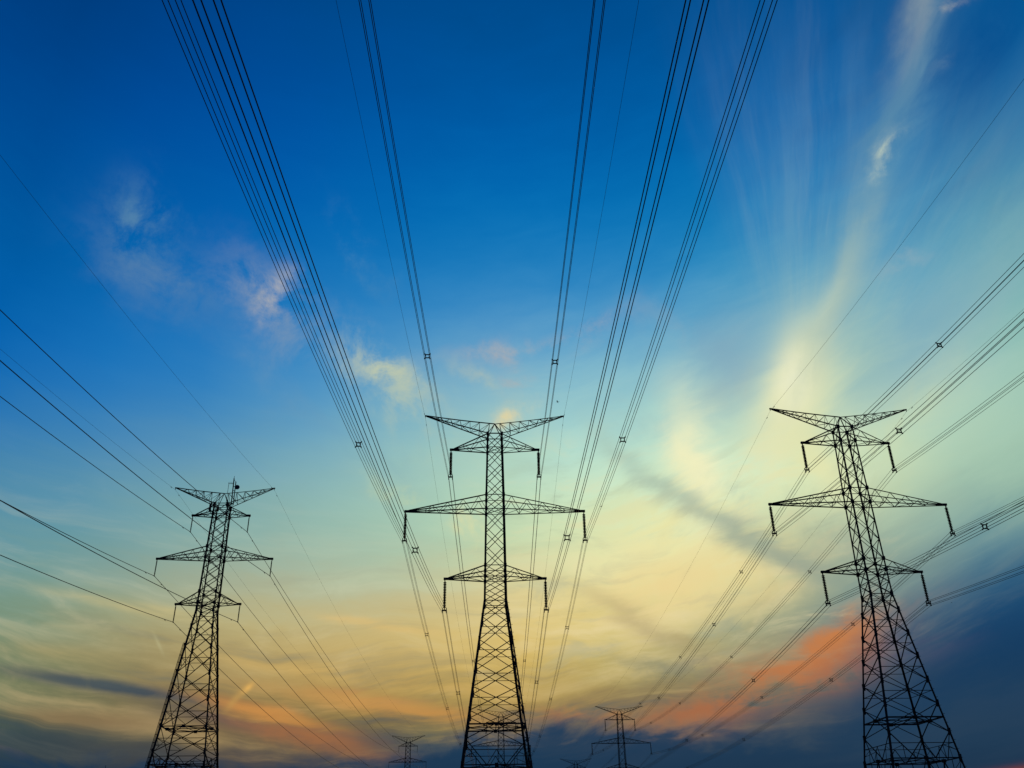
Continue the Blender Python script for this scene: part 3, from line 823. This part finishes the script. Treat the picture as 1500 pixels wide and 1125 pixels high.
def make_disc_string():
    L = STRING_BIG
    root = empty('insulator_string', (0, 0, 0))
    m = MB()
    m.rod((0, 0, -0.12), (0, 0, -0.34), 0.03, 6)
    m.bar((0, 0, -0.20), (0, 0, -0.32), 0.12, 0.06)
    m.build('hanger', STEEL, root)
    prof = [(0.06, -0.33)]
    n = 16
    p = (L - 0.33 - 0.30) / n
    for i in range(n):
        z = -0.33 - i * p
        prof += [(0.09, z - 0.02), (0.10, z - p * 0.28), (0.18, z - p * 0.46), (0.185, z - p * 0.70), (0.10, z - p * 0.78), (0.09, z - p)]
    prof.append((0.02, -L + 0.28))
    d = MB()
    d.lathe(prof, 14)
    d.build('porcelain_discs', GLASS, root)
    y = MB()                                                 # yoke plate and the four clamps
    y.bar((0, 0, -L + 0.30), (0, 0, -L + 0.02), 0.10, 0.06)
    y.bar((-0.29, 0, -L + 0.02), (0.29, 0, -L + 0.02), 0.17, 0.06)
    for s in (-1, 1):
        y.bar((s * 0.225, 0, -L + 0.23), (s * 0.225, 0, -L - 0.25), 0.07, 0.05)
        for q in (-1, 1):
            y.bar((s * 0.225, -0.16, -L + q * 0.225), (s * 0.225, 0.16, -L + q * 0.225), 0.09, 0.08)
    y.build('yoke_plate', STEEL, root)
    return root


def make_composite_string():
    L = STRING_SLIM
    root = empty('insulator_string', (0, 0, 0))
    m = MB()
    m.rod((0, 0, -0.10), (0, 0, -0.28), 0.03, 6)
    m.build('hanger', STEEL, root)
    prof = [(0.03, -0.27)]
    n = 22
    p = (L - 0.27 - 0.16) / n
    for i in range(n):
        z = -0.27 - i * p
        prof += [(0.04, z - 0.01), (0.085, z - p * 0.5), (0.085, z - p * 0.62), (0.04, z - p)]
    prof.append((0.02, -L + 0.15))
    d = MB()
    d.lathe(prof, 12)
    d.build('rubber_sheds', RUBBER, root)
    y = MB()
    y.rod((0, 0, -L + 0.17), (0, 0, -L), 0.035, 6)
    y.bar((0, -0.17, -L), (0, 0.17, -L), 0.11, 0.09)
    y.build('suspension_clamp', STEEL, root)
    return root


PROTO = {id(BIG): make_disc_string(), id(SLIM): make_composite_string()}
used = set()
WHERE = {'C': 'centre pylon', 'R': 'near right pylon', 'L': 'dish-topped left pylon', 'C2': 'pylon behind centre pylon',
         'R2': 'distant right pylon', 'L2': 'small distant pylon'}
ARMW = {'upper': 'short upper arm', 'middle': 'long middle arm', 'lower': 'short lower arm'}


def world_pt(key, x, z, y=0.0):
    T, px, py, rz = SITES[key]
    return Vector((px + x * math.cos(rz) - y * math.sin(rz), py + x * math.sin(rz) + y * math.cos(rz), z))


for key in ('C', 'R', 'L', 'C2', 'R2', 'L2'):
    T = SITES[key][0]
    for nm, h, z, zu, n in T['arms']:
        if nm == 'lower' and key.endswith('2'):
            continue                                          # below the frame
        for s, side in ((-1, 'left'), (1, 'right')):
            P = PROTO[id(T)]
            if id(T) in used:
                P = copy_thing(P)
            used.add(id(T))
            P.location = world_pt(key, s * h, z)
            P.rotation_euler = (0, 0, SITES[key][3])
            kind = 'thin' if T is SLIM else 'ribbed'
            tag(P, '%s insulator string at %s tip of %s, %s' % (kind, side, ARMW[nm], WHERE[key]), 'insulator', 'insulator strings on the pylons')


# ---------------------------------------------------------------- wires
def span(a, b, sag, n):
    return [Vector((*(lerp(a, b, i / n)).xy, lerp(a, b, i / n).z - 4 * sag * (i / n) * (1 - i / n))) for i in range(n + 1)]


def span_at(a, b, sag, u):
    p = lerp(a, b, u)
    return Vector((p.x, p.y, p.z - 4 * sag * u * (1 - u)))


def make_spacer_mesh():
    m = MB()
    h = 0.15
    c = [Vector((-h, 0, -h)), Vector((h, 0, -h)), Vector((h, 0, h)), Vector((-h, 0, h))]
    for i in range(4):
        m.bar(c[i], c[(i + 1) % 4], 0.07, 0.07, (0, 1, 0))
        d = c[i].normalized()
        m.bar(c[i] - d * 0.03, d * 0.34, 0.07, 0.07, (0, 1, 0))
        e = Vector((math.copysign(0.225, c[i].x), 0, math.copysign(0.225, c[i].z)))
        m.bar(e - Vector((0, 0.05, 0)), e + Vector((0, 0.05, 0)), 0.085, 0.085)
    return m


def make_damper_mesh():
    m = MB()                                                  # clamp, messenger rod, two weights
    m.bar((0, 0, 0.04), (0, 0, -0.13), 0.05, 0.05, (1, 0, 0))
    m.rod((0, -0.26, -0.15), (0, 0.26, -0.15), 0.012, 5)
    for s in (-1, 1):
        m.rod((0, s * 0.14, -0.15), (0, s * 0.30, -0.16), 0.05, 8, 0.06)
    return m


spacer_proto = make_spacer_mesh().build('spacer', STEEL)
damper_proto = make_damper_mesh().build('vibration_damper', STEEL)
first = {'spacer': True, 'damper': True}


def place(proto, kind, parent, at, rz):
    if first[kind]:
        o = proto
        first[kind] = False
    else:
        o = proto.copy()
        COL.objects.link(o)
    o.parent = parent
    o.location = at
    o.rotation_euler = (0, 0, rz)
    return o


R_COND, R_SLIM, R_EARTH = 0.019, 0.033, 0.0105
SPACERS = (0.145, 0.372, 0.627, 0.845)
ROWS = {'C': ('C', 'C2', None), 'R': ('R', 'R2', 'R3'), 'L': ('L', 'L2', None)}
SAG_NEAR = {'C': dict(upperL=7.1, upperR=8.1, middleL=7.4, middleR=6.5, lowerL=8.5, lowerR=6.6, earthL=5.9, earthR=8.4),
            'R': dict(upper=6.7, middle=6.7, lower=6.3, earthL=7.4, earthR=6.0),
            'L': dict(upper=8.25, middle=8.4, lower=8.3, earthL=8.3, earthR=8.0)}
SAG_FAR = {'C': dict(upper=4.4, middleL=5.9, middleR=4.1, lowerL=6.5, lowerR=3.6, earth=4.2),
           'R': dict(upper=4.5, middle=4.6, lower=4.45, earth=4.4),
           'L': dict(upper=5.2, middle=5.85, lower=5.75, earth=5.2)}
ROWW = {'C': 'centre', 'R': 'right', 'L': 'left'}


def pick(d, nm, sd):
    return d.get(nm + sd, d.get(nm))


def fit_pt(key, nm, s):
    T = SITES[key][0]
    if nm == 'earth':
        return world_pt(key, s * (T['earth'][0] + 0.05), T['earth'][1] - 0.27)
    for a, h, z, zu, n in T['arms']:
        if a == nm:
            return world_pt(key, s * h, z - (STRING_BIG if T is BIG else STRING_SLIM))


for row, (k1, k2, k3) in ROWS.items():
    T = SITES[k1][0]
    for nm in ('upper', 'middle', 'lower', 'earth'):
        for s, sd, side in ((-1, 'L', 'left'), (1, 'R', 'right')):
            p1, p2 = fit_pt(k1, nm, s), fit_pt(k2, nm, s)
            p0 = p1 * 2 - p2
            p3 = fit_pt(k3, nm, s) if k3 else p2 * 2 - p1
            s0, s1 = pick(SAG_NEAR[row], nm, sd), pick(SAG_FAR[row], nm, sd)
            s2 = s1 * 0.7
            path = list(reversed(span(p1, p0, s0, 90)))[:-1] + span(p1, p2, s1, 90) + span(p2, p3, s2, 24)[1:]
            ang = math.atan2(-(p2 - p1).x, (p2 - p1).y)
            if nm == 'earth':
                root = empty('earth_wire', p1)
                offs = [(0, 0)]
                rad, part = R_EARTH, 'wire'
                lab = 'thin single earth wire running from the %s peak of the %s pylon row' % (side, ROWW[row])
                cat, grp = 'wire', 'earth wires'
            elif T is BIG:
                root = empty('conductor_bundle', p1)
                offs = [(-0.225, -0.225), (0.225, -0.225), (-0.225, 0.225), (0.225, 0.225)]
                rad, part = R_COND, 'conductor'
                lab = 'wire bundle with square spacers, %s %s of the %s pylon row' % (side, ARMW[nm], ROWW[row])
                cat, grp = 'power line', 'four-wire conductor bundles'
            else:
                root = empty('power_line', p1)
                offs = [(0, 0)]
                rad, part = R_SLIM, 'conductor'
                lab = 'single dark power line from the %s %s, left pylon row' % (side, ARMW[nm])
                cat, grp = 'power line', 'single power lines of the left row'
            tag(root, lab, cat, grp)
            ca, sa = math.cos(ang), math.sin(ang)
            for (ox, oz) in offs:
                m = MB()
                off = Vector((ox * ca, ox * sa, oz)) - p1
                m.tube([q + off for q in path], rad, 6)
                m.build(part, WIRE, root, smooth=True)
            if offs and len(offs) == 4:
                for u in SPACERS[:2]:
                    place(spacer_proto, 'spacer', root, span_at(p1, p0, s0, u) - p1, ang)
                for u in SPACERS:
                    place(spacer_proto, 'spacer', root, span_at(p1, p2, s1, u) - p1, ang)
            else:
                dd = 2.9 if nm != 'earth' else 1.6
                L = (p2 - p1).length
                for a, b, sg in ((p1, p0, s0), (p1, p2, s1)):
                    o = place(damper_proto, 'damper', root, span_at(a, b, sg, dd / L) - p1, ang)
                    if nm == 'earth':
                        o.scale = (0.6, 0.6, 0.6)


# ---------------------------------------------------------------- birds and the far mast
def make_bird(loc, rz, roll, label, size=1.0):
    m = MB()
    rings = [(-0.17, 0.004, 0.0), (-0.10, 0.022, 0.002), (-0.03, 0.042, 0.0), (0.04, 0.045, 0.0), (0.09, 0.032, 0.004),
             (0.12, 0.026, 0.012), (0.15, 0.026, 0.016), (0.175, 0.014, 0.013), (0.205, 0.003, 0.008)]
    n = 10
    for (y, r, z) in rings:
        for j in range(n):
            a = 2 * math.pi * j / n
            m.v.append(Vector((r * math.cos(a), y, z + r * 0.9 * math.sin(a))))
    for i in range(len(rings) - 1):
        for j in range(n):
            a, b = i * n + j, i * n + (j + 1) % n
            m.f.append((a, b, b + n, a + n))
    m.f.append(tuple(reversed(range(n))))
    m.f.append(tuple((len(rings) - 1) * n + j for j in range(n)))
    for s in (-1, 1):                                          # wings: inner and outer panel, swept back
        st = [(0.02, 0.075, -0.055, 0.02), (0.12, 0.09, -0.04, 0.075), (0.22, 0.06, -0.035, 0.085), (0.34, -0.02, -0.05, 0.05)]
        k = len(m.v)
        for (x, yf, yb, z) in st:
            m.v += [Vector((s * x, yf, z + 0.006)), Vector((s * x, yb, z)), Vector((s * x, yb, z - 0.004)), Vector((s * x, yf, z - 0.006))]
        for i in range(3):
            for j in range(4):
                a, b = k + i * 4 + j, k + i * 4 + (j + 1) % 4
                m.f.append((a, b, b + 4, a + 4))
        m.f.append((k + 12, k + 13, k + 14, k + 15))
        m.f.append((k, k + 3, k + 2, k + 1))
    k = len(m.v)                                               # fanned tail
    m.v += [Vector((-0.02, -0.12, 0.006)), Vector((0.02, -0.12, 0.006)), Vector((0.06, -0.26, 0.002)), Vector((-0.06, -0.26, 0.002)),
            Vector((-0.02, -0.12, -0.004)), Vector((0.02, -0.12, -0.004)), Vector((0.06, -0.26, -0.004)), Vector((-0.06, -0.26, -0.004))]
    m.f += [(k, k + 1, k + 2, k + 3), (k + 7, k + 6, k + 5, k + 4), (k, k + 4, k + 5, k + 1), (k + 1, k + 5, k + 6, k + 2), (k + 2, k + 6, k + 7, k + 3), (k + 3, k + 7, k + 4, k)]
    o = m.build('bird', FEATHER)
    o.location = loc
    o.rotation_euler = (0, roll, rz)
    o.scale = (size, size, size)
    return tag(o, label, 'bird', 'birds in flight')


def along(d, t):
    return Vector((0, 0, 1.6)) + Vector(d) * t


make_bird(along((0.0507, 0.8916, 0.4533), 105), R(75), R(12), 'small black bird flying just above the right peak of the centre pylon', 0.8)
make_bird(along((0.0983, 0.9473, 0.3492), 120), R(-60), R(-10), 'tiny dark bird beside the wires right of the centre pylon', 0.75)
make_bird(along((0.4895, 1.0009, 0.2490), 200), R(100), R(5), 'tiny faint bird in the dark blue sky right of the right pylon', 0.7)


def far_mast():
    b = along((-0.46175, 1.08033, 0.10045), 520)
    root = empty('lattice_mast', (b.x, b.y, 0))
    tag(root, 'thin dark mast tip just showing at the bottom edge, left of the left pylon', 'mast')
    H = b.z
    m = MB()
    P = [Vector((0.55 * math.cos(a), 0.55 * math.sin(a), 0)) for a in (R(90), R(210), R(330))]
    top = H - 3.0
    for i in range(3):
        a, c = P[i], P[(i + 1) % 3]
        m.bar(a, a * 0.6 + Vector((0, 0, top)), 0.14)
        k = 20
        for j in range(k):
            z0, z1 = top * j / k, top * (j + 1) / k
            s0, s1 = 1 - 0.4 * j / k, 1 - 0.4 * (j + 1) / k
            u, v = (a, c) if j % 2 else (c, a)
            m.bar(u * s0 + Vector((0, 0, z0)), v * s1 + Vector((0, 0, z1)), 0.07)
    m.build('frame', STEEL, root)
    t = MB()
    t.rod((0, 0, top - 1.5), (0, 0, H), 0.22, 8, 0.10)
    t.bar((-0.5, 0, top - 0.1), (0.5, 0, top - 0.1), 0.2)
    t.build('top_antenna', STEEL, root)


far_mast()
